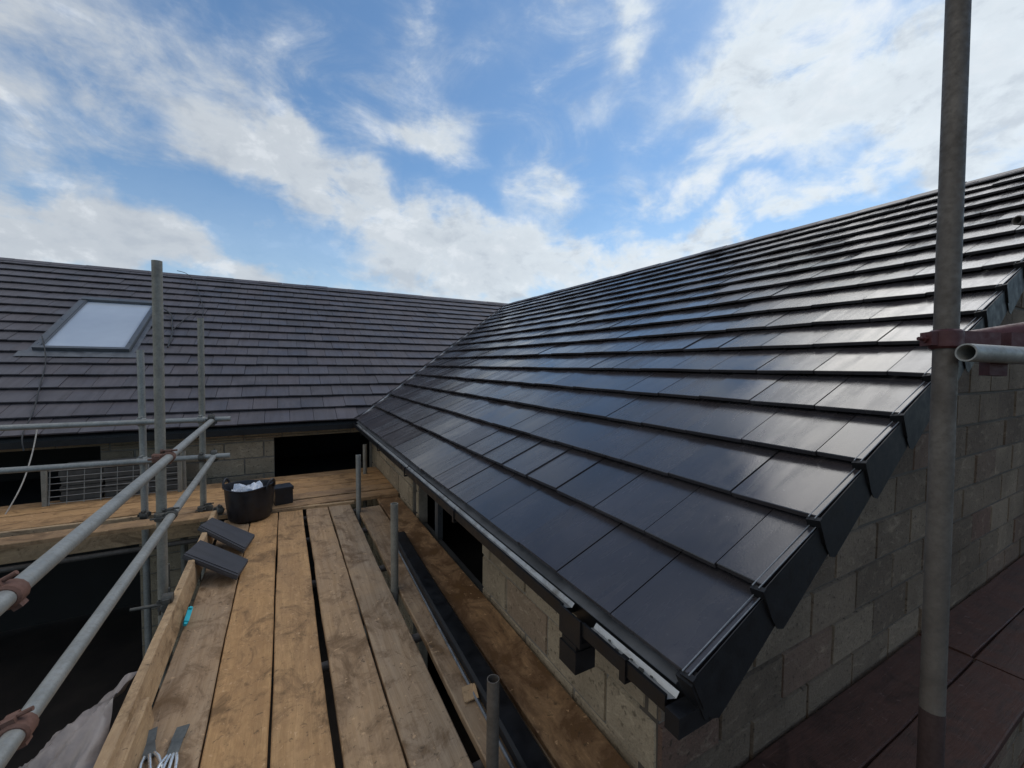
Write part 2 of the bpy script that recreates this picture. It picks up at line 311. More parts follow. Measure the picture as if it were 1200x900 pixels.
# ------------------------------------------------------------------ mesh builder
class MB:
    def __init__(s): s.v = []; s.f = []; s.m = []; s.t = []; s.u = []
    def face(s, pts, mi=0, tint=(.5, .5, .5), uv=None):
        i = len(s.v); s.v += [tuple(p) for p in pts]; s.f.append(tuple(range(i, i + len(pts)))); s.m.append(mi); s.t.append(tint); s.u.append(uv)
    def mesh(s, vs, fs, mi=0, tint=(.5, .5, .5)):
        i = len(s.v); s.v += [tuple(p) for p in vs]
        for f in fs: s.f.append(tuple(i + k for k in f)); s.m.append(mi); s.t.append(tint); s.u.append(None)
    def box(s, a, b, mi=0, tint=(.5, .5, .5)):
        x0, y0, z0 = a; x1, y1, z1 = b
        vs = [(x0, y0, z0), (x1, y0, z0), (x1, y1, z0), (x0, y1, z0), (x0, y0, z1), (x1, y0, z1), (x1, y1, z1), (x0, y1, z1)]
        s.mesh(vs, [(0, 3, 2, 1), (4, 5, 6, 7), (0, 1, 5, 4), (1, 2, 6, 5), (2, 3, 7, 6), (3, 0, 4, 7)], mi, tint)
    def obox(s, o, ax, ay, az, mi=0, tint=(.5, .5, .5)):
        """box from corner o with edge vectors ax, ay, az"""
        o, ax, ay, az = map(Vector, (o, ax, ay, az))
        vs = [o, o + ax, o + ax + ay, o + ay, o + az, o + ax + az, o + ax + ay + az, o + ay + az]
        s.mesh(vs, [(0, 3, 2, 1), (4, 5, 6, 7), (0, 1, 5, 4), (1, 2, 6, 5), (2, 3, 7, 6), (3, 0, 4, 7)], mi, tint)
    def tube(s, pts, r, seg=12, mi=0, cap=True, r_in=None):
        pts = [Vector(p) for p in pts]; rings = []
        up = None
        for i, p in enumerate(pts):
            d = (pts[min(i + 1, len(pts) - 1)] - pts[max(i - 1, 0)]).normalized()
            if up is None:
                up = d.cross(Vector((0, 0, 1)))
                if up.length < .01: up = d.cross(Vector((0, 1, 0)))
                up.normalize()
            else:
                up = (up - d * up.dot(d)).normalized()
            w_ = d.cross(up)
            rr = r if not isinstance(r, (list, tuple)) else r[i]
            rings.append([p + (up * math.cos(2 * math.pi * k / seg) + w_ * math.sin(2 * math.pi * k / seg)) * rr for k in range(seg)])
        vs = [q for rg in rings for q in rg]; fs = []
        for i in range(len(pts) - 1):
            for k in range(seg):
                a = i * seg + k; b_ = i * seg + (k + 1) % seg
                fs.append((a, b_, b_ + seg, a + seg))
        if cap:
            fs.append(tuple(reversed(range(seg)))); fs.append(tuple((len(pts) - 1) * seg + k for k in range(seg)))
        s.mesh(vs, fs, mi)
    def pipe(s, p0, p1, r, wall=.0035, seg=20, mi=0, mi_in=None):
        """open ended hollow tube"""
        p0, p1 = Vector(p0), Vector(p1); d = (p1 - p0).normalized()
        up = d.cross(Vector((0, 0, 1)))
        if up.length < .05: up = d.cross(Vector((0, 1, 0)))
        up.normalize(); w_ = d.cross(up)
        n = max(1, int((p1 - p0).length / .25))
        def ring(p, rr): return [p + (up * math.cos(2 * math.pi * k / seg) + w_ * math.sin(2 * math.pi * k / seg)) * rr for k in range(seg)]
        vs = []; fs = []
        for i in range(n + 1): vs += ring(p0.lerp(p1, i / n), r)
        for i in range(n):
            for k in range(seg):
                a = i * seg + k; b_ = i * seg + (k + 1) % seg; fs.append((a, b_, b_ + seg, a + seg))
        L = min(.25, (p1 - p0).length * .45)
        for (pe, sg, last) in ((p0, 1, 0), (p1, -1, n)):
            b0 = len(vs); vs += ring(pe, r - wall); vs += ring(pe + d * L * sg, r - wall)
            for k in range(seg):
                k2 = (k + 1) % seg
                o0, o1 = last * seg + k, last * seg + k2
                q = [(o0, b0 + k, b0 + k2, o1), (b0 + k, b0 + seg + k, b0 + seg + k2, b0 + k2)]
                fs += q if sg > 0 else [tuple(reversed(x)) for x in q]
            fs.append(tuple(b0 + seg + k for k in range(seg)))
        s.mesh(vs, fs, mi)
    def build(s, name, mats, parent=None, smooth=None, clip=None):
        me = bpy.data.meshes.new(name); me.from_pydata(s.v, [], s.f)
        if not isinstance(mats, (list, tuple)): mats = [mats]
        for m in mats: me.materials.append(m)
        me.polygons.foreach_set('material_index', s.m)
        at = me.attributes.new('tint', 'FLOAT_COLOR', 'CORNER')
        cols = []
        for f, tn in zip(s.f, s.t): cols += [tn[0], tn[1], tn[2], 1.0] * len(f)
        at.data.foreach_set('color', cols)
        if any(u is not None for u in s.u):
            ul = me.uv_layers.new(name='uv'); flat = []
            for f, u in zip(s.f, s.u):
                for k in range(len(f)): flat += list(u[k]) if u is not None else [0.0, 0.0]
            ul.data.foreach_set('uv', flat)
        if clip:
            bm = bmesh.new(); bm.from_mesh(me)
            for co, no in clip:
                bmesh.ops.bisect_plane(bm, geom=bm.verts[:] + bm.edges[:] + bm.faces[:], plane_co=co, plane_no=no, clear_outer=True)
            bm.to_mesh(me); bm.free()
        if smooth is not None:
            me.polygons.foreach_set('use_smooth', [True] * len(me.polygons))
            me.set_sharp_from_angle(angle=R(smooth))
        me.validate(); me.update()
        o = bpy.data.objects.new(name, me); col.objects.link(o)
        if parent: o.parent = parent
        return o

def tag(o, label=None, cat=None, group=None, kind=None):
    if label: o['label'] = label
    if cat: o['category'] = cat
    if group: o['group'] = group
    if kind: o['kind'] = kind
    return o

def thing(name, label, cat, loc=(0, 0, 0), group=None, rot=None):
    o = bpy.data.objects.new(name, None); col.objects.link(o); o.location = loc; o.empty_display_size = .1
    if rot: o.rotation_euler = rot
    return tag(o, label, cat, group)

def part(mb, name, mats, parent, smooth=None, clip=None):
    """child part whose mesh was written in world coordinates"""
    o = mb.build(name, mats, parent, smooth, clip)
    mw = parent_world(parent)
    o.matrix_parent_inverse = mw.inverted()
    return o

def parent_world(p):
    m = Matrix.Identity(4); q = p
    chain = []
    while q is not None: chain.append(q); q = q.parent
    for q in reversed(chain): m = m @ q.matrix_parent_inverse @ q.matrix_basis if q.parent else m @ q.matrix_basis
    return m

# ------------------------------------------------------------------ dimensions (metres, camera height is z = 0)
ZD = -1.543                    # main scaffold deck
ZR = -1.67                     # deck along the gable
ZG = -3.95                     # ground
ANG = R(27.49); CA, SA = math.cos(ANG), math.sin(ANG)
G = .335                       # tile gauge
XE, ZE, YE, YV = .943, -.798, 6.43, .682
NCW, NCM = 17.25, 17.65
RUNW, RISEW = NCW * G * CA, NCW * G * SA
RUNM, RISEM = NCM * G * CA, NCM * G * SA
XW, YM, YGAB = 1.172, 6.60, 1.0
XL = -9.0                      # left end of what is built of the main house

# ground
g = MB(); g.face([(-600, -600, ZG), (600, -600, ZG), (600, 600, ZG), (-600, 600, ZG)])
tag(g.build('ground', M['soil']), kind='structure')

# ------------------------------------------------------------------ house
house = thing('house', 'unfinished concrete block house with dark tiled roofs meeting in a valley', 'house', (XW, YGAB, ZG))

def tiled(O, A, S, N, length, ncourses, width, a_start, mb, halfshift=0.0, holes=()):
    """rows of interlocking flat tiles; O eaves origin, A along, S up slope, N normal"""
    O, A, S, N = map(Vector, (O, A, S, N))
    k = 0
    while k < ncourses - .05:
        s0 = k * G - (.012 if k == 0 else 0); s1 = min((k + 1) * G + .05, ncourses * G)
        a = a_start - (width if k % 2 == 0 else width * .5) + halfshift
        while a < a_start + length:
            a0 = max(a, a_start) + .0026; a1 = min(a + width, a_start + length) - .0026
            a += width
            if a1 - a0 < .02: continue
            if any(a1 > h[0] and a0 < h[1] and s0 + .05 < h[3] and s0 + G - .05 > h[2] for h in holes):
                hh = [h for h in holes if a1 > h[0] and a0 < h[1] and s0 + .05 < h[3] and s0 + G - .05 > h[2]][0]
                if a0 < hh[0] - .03: a1 = hh[0]
                elif a1 > hh[1] + .03: a0 = hh[1]
                else: continue
            tn = (random.random(), random.random(), random.random())
            j = random.gauss(0, .0014); tw = random.gauss(0, .0017); jl = random.gauss(0, .0016)
            h0, h1 = .056 + j, .016 + j
            th = .019
            def P(aa, ss, hh): return O + A * aa + S * (ss + jl) + N * hh
            def top(ss, side): return h0 + (h1 - h0) * (ss - s0) / (G + .05) + tw * side
            ch = .0022
            p = [P(a0, s0 + ch, top(s0, -1)), P(a1, s0 + ch, top(s0, 1)), P(a1, s1, top(s1, 1)), P(a0, s1, top(s1, -1))]
            mb.face(p, 0, tn, [(a0, s0), (a1, s0), (a1, s1), (a0, s1)])
            c0, c1 = P(a0, s0, top(s0, -1) - ch), P(a1, s0, top(s0, 1) - ch)
            mb.face([c0, c1, p[1], p[0]], 0, tn, [(a0, s0), (a1, s0), (a1, s0), (a0, s0)])
            b0, b1 = P(a0, s0, top(s0, -1) - th), P(a1, s0, top(s0, 1) - th)
            mb.face([b0, b1, c1, c0], 0, tn, [(a0, s0 - .02), (a1, s0 - .02), (a1, s0), (a0, s0)])
            b2, b3 = P(a1, s1, top(s1, 1) - .012), P(a0, s1, top(s1, -1) - .012)
            mb.face([b1, b0, b3, b2], 0, tn, [(a1, s0), (a0, s0), (a0, s1), (a1, s1)])
            mb.face([b0, c0, p[0], p[3], b3], 0, tn, [(a0, s0)] * 5)
            mb.face([c1, b1, b2, p[2], p[1]], 0, tn, [(a1, s0)] * 5)
        k += 1

# valley line (plan): from the eaves corner at 45 degrees
VC = Vector((XE, YE, ZE)); VN = Vector((-1, 1, 0)).normalized()    # points to the main-roof side
# wing roof, left slope
wr = MB()
Sw, Nw = (CA, 0, SA), (-SA, 0, CA)
tiled((XE, YV, ZE - .04), (0, 1, 0), Sw, Nw, 12.6, NCW, .30, 0, wr)
wing_roof = part(wr, 'roof', M['tile_wing'], house, clip=[(VC + VN * -.035, VN)])
tag(wing_roof, 'glossy dark grey tiled roof slope of the wing')
# main roof, front slope
SKY = (-3.035, -2.02, 2.02, 4.02)      # roof window: x0, x1, s0, s1
mr = MB()
Sm, Nm = (0, CA, SA), (0, -SA, CA)
tiled((0, YE, ZE - .04), (1, 0, 0), Sm, Nm, 17.2, NCM, .30, XL, mr, .06,
      holes=[(SKY[0] - .06, SKY[1] + .06, SKY[2], SKY[3] + .05)])
main_roof = part(mr, 'roof', M['tile_main'], house, clip=[(VC + VN * .02, -VN)])
# the wing's ridge runs into the main slope: nothing of the main front slope shows right of the wing ridge
tag(main_roof, 'matt grey tiled roof slope of the main house with a roof window')

def slope_pt(kind, a, s, h=0.0):
    if kind == 'w': return Vector((XE + CA * s - SA * h, a, ZE - .04 + SA * s + CA * h))
    return Vector((a, YE + CA * s - SA * h, ZE - .04 + SA * s + CA * h))

# rear slopes and underlay give the roofs depth
XR, ZRW = XE + RUNW, ZE - .04 + RISEW
YR, ZRM = YE + RUNM, ZE - .04 + RISEM
ul = MB()
def slab(pts, th, mi=0):
    pts = [Vector(p) for p in pts]; n = len(pts); lo = [p - Vector((0, 0, th)) for p in pts]
    ul.mesh(pts + lo, [tuple(range(n)), tuple(reversed(range(n, 2 * n)))] + [(i, i + n, (i + 1) % n + n, (i + 1) % n) for i in range(n)], mi)
slab([(XE + .02, YV + .02, ZE - .045), (XE + .02, YE + .02, ZE - .045), (XR, YE + RUNW, ZRW - .01), (XR, YV + .02, ZRW - .01)], .05)
slab([(XR, YV + .02, ZRW - .01), (XR, YE + RUNW, ZRW - .01), (2 * XR - XE, YE, ZE - .045), (2 * XR - XE, YV + .02, ZE - .045)], .05)
slab([(XL, YE + .02, ZE - .045), (XL, YR, ZRM - .01), (XR, YR, ZRM - .01), (XR, YE + RUNW, ZRW - .01), (XE + .02, YE + .02, ZE - .045)], .05)
slab([(XL, YR, ZRM - .01), (XL, 2 * YR - YE, ZE - .045), (16, 2 * YR - YE, ZE - .045), (16, YR, ZRM - .01)], .05)
slab([(XR, YE + RUNW, ZRW - .01), (XR, YR, ZRM - .01), (16, YR, ZRM - .01), (16, YE + .02, ZE - .045), (2 * XR - XE, YE, ZE - .045)], .05)
part(ul, 'roof_deck', M['underlay'], house)

# ridge tiles
def ridge(p0, p1, side, n, name):
    mb = MB(); p0, p1 = Vector(p0), Vector(p1); d = (p1 - p0) / n; side = Vector(side)
    for i in range(n):
        a = p0 + d * i; b_ = p0 + d * (i + .992); lift = random.gauss(0, .003)
        hw, dz = .12, .055
        prof = [(-hw, -dz - .012), (-hw, -dz), (-.03, .0), (0, .012), (.03, 0), (hw, -dz), (hw, -dz - .012)]
        vs = []
        for q in (a, b_):
            for (u, z) in prof: vs.append(q + side * u + Vector((0, 0, z + .055 + lift)))
        m_ = len(prof); tn = (random.random(), random.random(), random.random())
        fs = [(k, k + 1, k + 1 + m_, k + m_) for k in range(m_ - 1)] + [tuple(range(m_)), tuple(reversed(range(m_, 2 * m_)))]
        mb.mesh(vs, fs, 0, tn)
    return part(mb, name, M['tile_main'], house)
ridge((XR, YV, ZRW), (XR, YE + RUNW + .35, ZRW), (1, 0, 0), 26, 'ridge')
ridge((XL, YR, ZRM), (16, YR, ZRM), (0, 1, 0), 50, 'ridge')

# valley trough
vt = MB()
vtop = Vector((XR, YE + RUNW, ZRW)); vb = Vector((XE, YE, ZE - .04))
for sgn, wv_ in ((1, .05), (-1, .06)):
    q = VN * wv_ * sgn; up = Vector((0, 0, .026))
    vt.mesh([vb + Vector((0, 0, .012)), vtop + Vector((0, 0, .012)), vtop + q + up, vb + q + up], [(0, 1, 2, 3)])
rl = VN * -.028 + Vector((0, 0, .048))
vt.tube([vb + rl, vtop + rl], .011, 6)
part(vt, 'valley_trough', M['valley'], house)

# dry verge caps on the gable edge, one per course
def verge_cap(k):
    mb = MB()
    s0, s1 = k * G - .02, (k + 1) * G + .012
    h0, h1 = .0585, .0235
    drop = .165
    y0 = YV - .004
    def W(y, s, h): return slope_pt('w', y, s, h)
    # two fine raised lines where the tile edge is dressed into the cap
    for yy in (.005, .024):
        mb.tube([W(y0 + yy, s0 + .004, .0572), W(y0 + yy, s1 - .02, .0245)], .0019, 6, 1)
    # side skirt with thickness, lower corner rounded
    prof = [(s0, h0), (s1, h1), (s1 + .01, h1 - drop + .050), (s0 + .085, h0 - drop - .014), (s0 + .035, h0 - drop - .018), (s0 + .010, h0 - drop + .006), (s0 + .002, h0 - drop + .045)]
    oy = lambda s: y0 - .003 - .007 * (s1 + .01 - s) / (s1 - s0)
    oo = [W(oy(s), s, h) for s, h in prof]; ii = [W(oy(s) + .0025, s, h) for s, h in prof]
    n = len(prof)
    mb.mesh(oo + ii, [tuple(range(n)), tuple(reversed(range(n, 2 * n)))] + [(i, i + n, (i + 1) % n + n, (i + 1) % n) for i in range(n)], 0)
    # closed nose in front of the tile, standing a little proud
    n0 = [W(y0 - .0135, s0 - .003, h0 + .0005), W(y0 + .030, s0 - .003, h0 - .008), W(y0 + .030, s0 - .003, h0 - .040), W(y0 - .0135, s0 - .003, h0 - .105)]
    n1 = [p + Vector(Sw) * .016 for p in n0]
    mb.mesh(n0 + n1, [(0, 1, 2, 3), (7, 6, 5, 4), (0, 4, 5, 1), (1, 5, 6, 2), (2, 6, 7, 3), (3, 7, 4, 0)], 0)
    part(mb, 'verge_cap', [M['verge'], M['verge_edge']], house)
for k in range(17): verge_cap(k)
# verge end plate at the eaves corner + barge soffit
ep = MB()
ep.obox(slope_pt('w', YV - .014, -.030, -.085), Vector(Sw) * .04, (0, .050, 0), Vector(Nw) * .13)
ep.obox((XE - .085, YV - .010, ZE - .142), (.13, 0, 0), (0, .045, 0), (0, 0, .055))
part(ep, 'verge_end_cap', M['verge'], house)
so = MB()
so.mesh([slope_pt('w', YV + .012, .06, -.095), slope_pt('w', YV + .012, NCW * G, -.095), slope_pt('w', YGAB + .02, NCW * G, -.095), slope_pt('w', YGAB + .02, .06, -.095)], [(0, 1, 2, 3)])
part(so, 'verge_soffit', M['black_plastic'], house)

# walls of separate blocks
def block_wall(name, O, A, N, length, z0, z1, holes, mats, parent, clip=None, phase=0.0, bl=.45, bh=.225, thick=.1):
    O, A, N = map(Vector, (O, A, N)); mb = MB()
    r = 0; z = z0
    def spans(zc):
        iv = [(0.0, length)]
        for (h0, h1, hz0, hz1) in holes:
            if hz0 < zc < hz1:
                nv = []
                for a, b_ in iv:
                    if h1 <= a or h0 >= b_: nv.append((a, b_)); continue
                    if h0 > a: nv.append((a, h0))
                    if h1 < b_: nv.append((h1, b_))
                iv = nv
        return iv
    while z < z1 - .001:
        ztop = min(z + bh, z1)
        cuts = sorted(set([z, ztop] + [h for hl in holes for h in hl[2:] if z + .02 < h < ztop - .02]))
        for zi in range(len(cuts) - 1):
            za, zb = cuts[zi], cuts[zi + 1]
            for (a, b_) in spans((za + zb) / 2):
                # mortar bed, set back
                mb.obox(O + A * a + Vector((0, 0, za)) - N * thick, A * (b_ - a), N * (thick - .012), (0, 0, zb - za), 1)
                off = (phase + (r % 2) * bl * .5) % bl
                x = a - ((a - off) % bl)
                while x < b_:
                    xa, xb = max(x + .005, a), min(x + bl - .005, b_); x += bl
                    if xb - xa < .03: continue
                    q = random.gauss(0, .0030)
                    tn = (random.random(), random.random(), 0)
                    m_ = .0035
                    zt = zb - .005 if zb == ztop else zb
                    zl = za + (.005 if za == z else 0)
                    o_ = O - N * .02
                    f0 = [o_ + A * xa + Vector((0, 0, zl)), o_ + A * xb + Vector((0, 0, zl)), o_ + A * xb + Vector((0, 0, zt)), o_ + A * xa + Vector((0, 0, zt))]
                    jt = [random.uniform(.0, .007) for _ in range(8)]
                    f1 = [O + N * q + A * (xa + m_ + jt[0]) + Vector((0, 0, zl + m_ + jt[1])), O + N * q + A * (xb - m_ - jt[2]) + Vector((0, 0, zl + m_ + jt[3])),
                          O + N * q + A * (xb - m_ - jt[4]) + Vector((0, 0, zt - m_ - jt[5])), O + N * q + A * (xa + m_ + jt[6]) + Vector((0, 0, zt - m_ - jt[7]))]
                    mb.mesh(f0 + f1, [(4, 5, 6, 7), (0, 1, 5, 4), (1, 2, 6, 5), (2, 3, 7, 6), (3, 0, 4, 7)], 0, tn)
        z = ztop; r += 1
    return part(mb, name, mats, parent, clip=clip)

ZS = ZE - .115                                            # soffit level
# long wall of the wing (faces -X); runs along -Y so that N is outward
LW = YM - YGAB
block_wall('wall', (XW, YGAB + .012, 0), (0, 1, 0), (-1, 0, 0), LW, -3.995, ZS, [(2.52 - YGAB, 4.08 - YGAB, -3.7, ZS + .1), (4.14 - YGAB, 4.30 - YGAB, -3.7, ZS + .1)],
           [M['block'], M['mortar']], house, phase=.05 - .45 + .0)
# gable wall (faces -Y)
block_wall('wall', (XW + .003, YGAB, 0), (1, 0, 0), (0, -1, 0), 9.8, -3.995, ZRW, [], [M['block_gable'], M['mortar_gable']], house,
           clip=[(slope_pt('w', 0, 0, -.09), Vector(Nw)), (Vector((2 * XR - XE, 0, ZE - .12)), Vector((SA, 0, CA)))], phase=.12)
# main wall (faces -Y)
block_wall('wall', (XL, YM, 0), (1, 0, 0), (0, -1, 0), XW - XL, -3.995, ZS, [(-7.2 - XL, -1.92 - XL, -1.70, -1.0), (-.135 - XL, 1.15 - XL, -1.70, -1.035), (-6.5 - XL, -1.6 - XL, -4.1, -1.95), (-1.0 - XL, .6 - XL, -4.1, -1.95)],
           [M['block'], M['mortar']], house, phase=.19)
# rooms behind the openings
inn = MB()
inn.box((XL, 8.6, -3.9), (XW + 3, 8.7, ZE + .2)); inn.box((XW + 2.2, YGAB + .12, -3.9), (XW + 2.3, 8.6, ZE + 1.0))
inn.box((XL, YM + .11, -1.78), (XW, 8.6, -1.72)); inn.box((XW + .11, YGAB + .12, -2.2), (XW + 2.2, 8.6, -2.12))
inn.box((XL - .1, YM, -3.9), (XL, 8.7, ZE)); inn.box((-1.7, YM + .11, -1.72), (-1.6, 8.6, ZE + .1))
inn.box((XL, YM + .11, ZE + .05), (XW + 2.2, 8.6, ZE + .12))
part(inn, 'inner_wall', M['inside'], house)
# window posts inside the wing opening
wp = MB(); wp.box((XW + .035, 4.10, -3.7), (XW + .10, 4.13, ZS)); wp.box((XW + .05, 2.53, -1.7), (XW + .09, 4.1, -1.62)); wp.box((XW + .05, 3.62, -1.62), (XW + .10, 3.70, ZS))
part(wp, 'window_post', M['frame'], house)
# far end walls so the house is closed
back = MB(); back.box((2 * XR - XE - .3, YGAB + .1, ZG), (2 * XR - XE - .2, YE, ZE)); back.box((XL, 2 * YR - YM, ZG), (16, 2 * YR - YM + .1, ZE))
part(back, 'wall', M['block_gable'], house)

# soffit and fascia
sf = MB()
sf.box((XE + .035, YV + .06, ZS - .012), (XW + .05, YE + .2, ZS)); sf.box((XL, YE + .035, ZS - .012), (XE + .1, YM + .05, ZS - .001))
part(sf, 'soffit', M['black_plastic'], house)
fa = MB()
fa.box((XE + .012, YV + .045, ZS - .03), (XE + .034, YE + .012, ZE - .055)); fa.box((XL, YE + .012, ZS - .03), (XE + .034, YE + .034, ZE - .055))
# pale eaves carrier strip seen under the first tiles
part(fa, 'fascia', M['black_plastic'], house)
es = MB(); es.mesh([(XE - .026, YV + .05, ZE - .056), (XE - .026, YE, ZE - .056), (XE + .04, YE, ZE - .030), (XE + .04, YV + .05, ZE - .030),
                    (XE - .026, YV + .05, ZE - .060), (XE - .026, YE, ZE - .060), (XE + .04, YE, ZE - .034), (XE + .04, YV + .05, ZE - .034)],
                   [(0, 3, 2, 1), (4, 5, 6, 7), (0, 1, 5, 4), (1, 2, 6, 5), (2, 3, 7, 6), (3, 0, 4, 7)])
part(es, 'eaves_strip', M['lead'], house)

# gutters: square section, black outside, bare metal inside
def gutter_run(axis, fixed, a0, a1, zt, wdt, dep, parent, lining, name='gutter'):
    """axis 'y': runs along Y, outer edge towards -X. axis 'x': runs along X, outer edge towards -Y"""
    def V(u, a, z): return Vector((fixed - u, a, z)) if axis == 'y' else Vector((a, fixed - u, z))
    mb = MB(); t_ = .004
    outer = [(0, zt + .008), (0, zt - dep), (wdt, zt - dep), (wdt, zt)]
    inner = [(wdt - .010, zt - .001), (wdt - t_ - .004, zt - dep + .03), (wdt - .02, zt - dep + t_), (.012, zt - dep + t_), (t_, zt + .008)]
    prof = outer + [(wdt - .010, zt)] + inner[1:]
    n = len(prof); vs = [V(u, a0, z) for u, z in prof] + [V(u, a1, z) for u, z in prof]
    mb.mesh(vs, [(i, (i + 1) % n, (i + 1) % n + n, i + n) for i in range(n)] + [tuple(range(n)), tuple(reversed(range(n, 2 * n)))])
    gobj = part(mb, name, M['black_plastic'], parent)
    lm_ = MB(); e = .0015
    pr = [(wdt - .012, zt - .004), (wdt - .012, zt - .018), (.028, zt - .030), (.016, zt - .016)]
    vs = [V(u, a0 + .004, z) for u, z in pr] + [V(u, a1 - .004, z) for u, z in pr]; n = len(pr)
    lm_.mesh(vs, [(i, i + 1, i + 1 + n, i + n) for i in range(n - 1)])
    part(lm_, 'gutter_lining', lining, gobj)
    return gobj
GX = XE + .010
g1 = gutter_run('y', GX, YV + .05, 1.085, ZE - .075, .078, .046, house, M['liner'])
g2 = gutter_run('y', GX, 1.20, 3.55, ZE - .070, .078, .046, house, M['liner'])
g3 = gutter_run('y', GX, 3.56, YE - .01, ZE - .068, .078, .046, house, M['liner'])
g4 = gutter_run('x', YE + .010, XL, XE - .07, ZE - .07, .078, .07, house, M['liner_dirty'])
def bracket(y, zt=ZE - .074):
    mb = MB()
    mb.box((GX - .084, y - .012, zt - .060), (GX - .078, y + .012, zt + .004)); mb.box((GX - .084, y - .012, zt + .003), (GX - .066, y + .012, zt + .007))
    mb.box((GX - .084, y - .012, zt - .068), (GX - .002, y + .012, zt - .060))
    part(mb, 'gutter_bracket', M['black_plastic'], house)
for y in (.885, 2.3, 3.45, 4.6, 5.7): bracket(y)
# debris lying in the near gutter length
for i in range(6):
    db = MB(); y = .80 + i * .045 + random.uniform(-.012, .012); r_ = random.uniform(.005, .011)
    db.obox((GX - .04 + random.uniform(-.02, .012), y, ZE - .098), (r_, r_ * .4, 0), (-r_ * .3, r_ * 1.4, 0), (0, .002, r_ * .5))
    part(db, 'debris', M['strap'], g1)
# running outlet with square downpipe stub
oc = (GX - .040, 1.142)
ot = MB()
ot.box((oc[0] - .046, 1.083, ZE - .166), (oc[0] + .040, 1.203, ZE - .150))
ot.box((oc[0] - .046, 1.083, ZE - .150), (oc[0] - .038, 1.203, ZE - .070))
ot.box((oc[0] + .034, 1.083, ZE - .150), (oc[0] + .040, 1.203, ZE - .064))
ot.obox((oc[0] - .048, 1.10, ZE - .25), (.072, 0, 0), (0, .082, 0), (0, 0, .084))
# hollow mouth below, slightly wider socket
for (x0, y0, x1, y1) in ((-.053, 1.095, .033, 1.101), (-.053, 1.184, .033, 1.190), (-.053, 1.101, -.047, 1.184), (.027, 1.101, .033, 1.184)):
    ot.box((oc[0] + x0, y0, ZE - .262), (oc[0] + x1, y1, ZE - .185))
part(ot, 'gutter_outlet', M['black_plastic'], house)

# roof window on the main slope
def mp(a, s, h): return slope_pt('m', a, s, h)
x0, x1, s0, s1 = SKY
fl = MB()
Smv, Nmv = Vector(Sm), Vector(Nm)
fl.obox(mp(x0 - .13, s0 - .17, .050), (x1 - x0 + .24, 0, 0), Smv * .19, Nmv * .004)
for xa in (x0 - .065, x1 + .005): fl.obox(mp(xa, s0 - .05, .03), (.06, 0, 0), Smv * (s1 - s0 + .08), Nmv * .022)
fl.obox(mp(x0 - .065, s1 + .0, .03), (x1 - x0 + .13, 0, 0), Smv * .07, Nmv * .03)
rw = MB(); fw_ = .062
rw.obox(mp(x0, s0, .02), (x1 - x0, 0, 0), Smv * fw_, Nmv * .085)
rw.obox(mp(x0, s1 - .11, .02), (x1 - x0, 0, 0), Smv * .11, Nmv * .10)
rw.obox(mp(x0, s0 + fw_, .02), (fw_, 0, 0), Smv * (s1 - s0 - fw_ - .11), Nmv * .085)
rw.obox(mp(x1 - fw_, s0 + fw_, .02), (fw_, 0, 0), Smv * (s1 - s0 - fw_ - .11), Nmv * .085)
rw.obox(mp(x0 + fw_, s0 + fw_, .02), (.018, 0, 0), Smv * (s1 - s0 - fw_ - .11), Nmv * .077)
rwin = part(rw, 'roof_window', M['frame'], house)
part(fl, 'flashing', M['lead'], rwin)
pn = MB(); pn.obox(mp(x0 + fw_, s0 + fw_, .05), (x1 - x0 - 2 * fw_, 0, 0), Smv * (s1 - s0 - fw_ - .11), Nmv * .02)
part(pn, 'pane', M['glass'], rwin)

# ------------------------------------------------------------------ scaffold decks
def board(x0, x1, y0, y1, ztop, label, name='scaffold_board', grey=0.0, wet=0.0, th=.038, mat_='wood', rz=0.0, group=None, cat='scaffold board', along='y', tilt=0.0):
    """board modelled along its own Y axis; x0..x1 is its width"""
    L = y1 - y0; W_ = x1 - x0; n = max(6, int(L / .16)); mb = MB()
    vs = []
    ph = random.random() * 9; bow = random.gauss(0, .0022)
    for i in range(n + 1):
        y = -L / 2 + L * i / n
        e1 = .0020 * math.sin(ph + i * .7) + random.gauss(0, .0008); e2 = .0020 * math.sin(ph * 2 + i * .5) + random.gauss(0, .0008)
        zz = .003 * math.sin(ph + i * .23) + random.gauss(0, .0004) - (0)
        c = .005; h = W_ / 2
        prof = [(-h + e1, -th), (h + e2, -th), (h + e2, -c), (h + e2 - c, 0), (0, bow), (-h + e1 + c, 0), (-h + e1, -c)]
        vs += [(px, y, pz + zz) for px, pz in prof]
    m_ = 7; fs = []
    for i in range(n):
        for k in range(m_):
            a = i * m_ + k; b_ = i * m_ + (k + 1) % m_; fs.append((a, b_, b_ + m_, a + m_))
    fs.append(tuple(range(m_))); fs.append(tuple(reversed([n * m_ + k for k in range(m_)])))
    fs = [tuple(reversed(f)) for f in fs]
    mb.mesh(vs, fs)
    o = mb.build(name, M[mat_])
    cx_, cy_ = (x0 + x1) / 2, (y0 + y1) / 2
    if along == 'y': o.location = (cx_, cy_, ztop); o.rotation_euler = (tilt, 0, rz)
    else: o.location = (cy_, cx_, ztop); o.rotation_euler = (0, tilt, R(-90) + rz)
    o['grey'] = float(grey); o['wet'] = float(wet)
    return tag(o, label, cat, group)
GB = 'scaffold boards of the main deck'
YB = 4.86
board(-.535, -.313, -.8, YB, ZD - .002, 'rough grey-brown scaffold board along the inside of the toe board', grey=.75, wet=.25, group=GB)
board(-.306, -.078, -.8, YB, ZD + .001, 'orange-brown scaffold board next to the rough greyish board', grey=.0, wet=0, group=GB)
board(-.068, .150, -.8, YB, ZD, 'orange-brown scaffold board left of the wide black gap in the middle', grey=.10, wet=.05, group=GB)
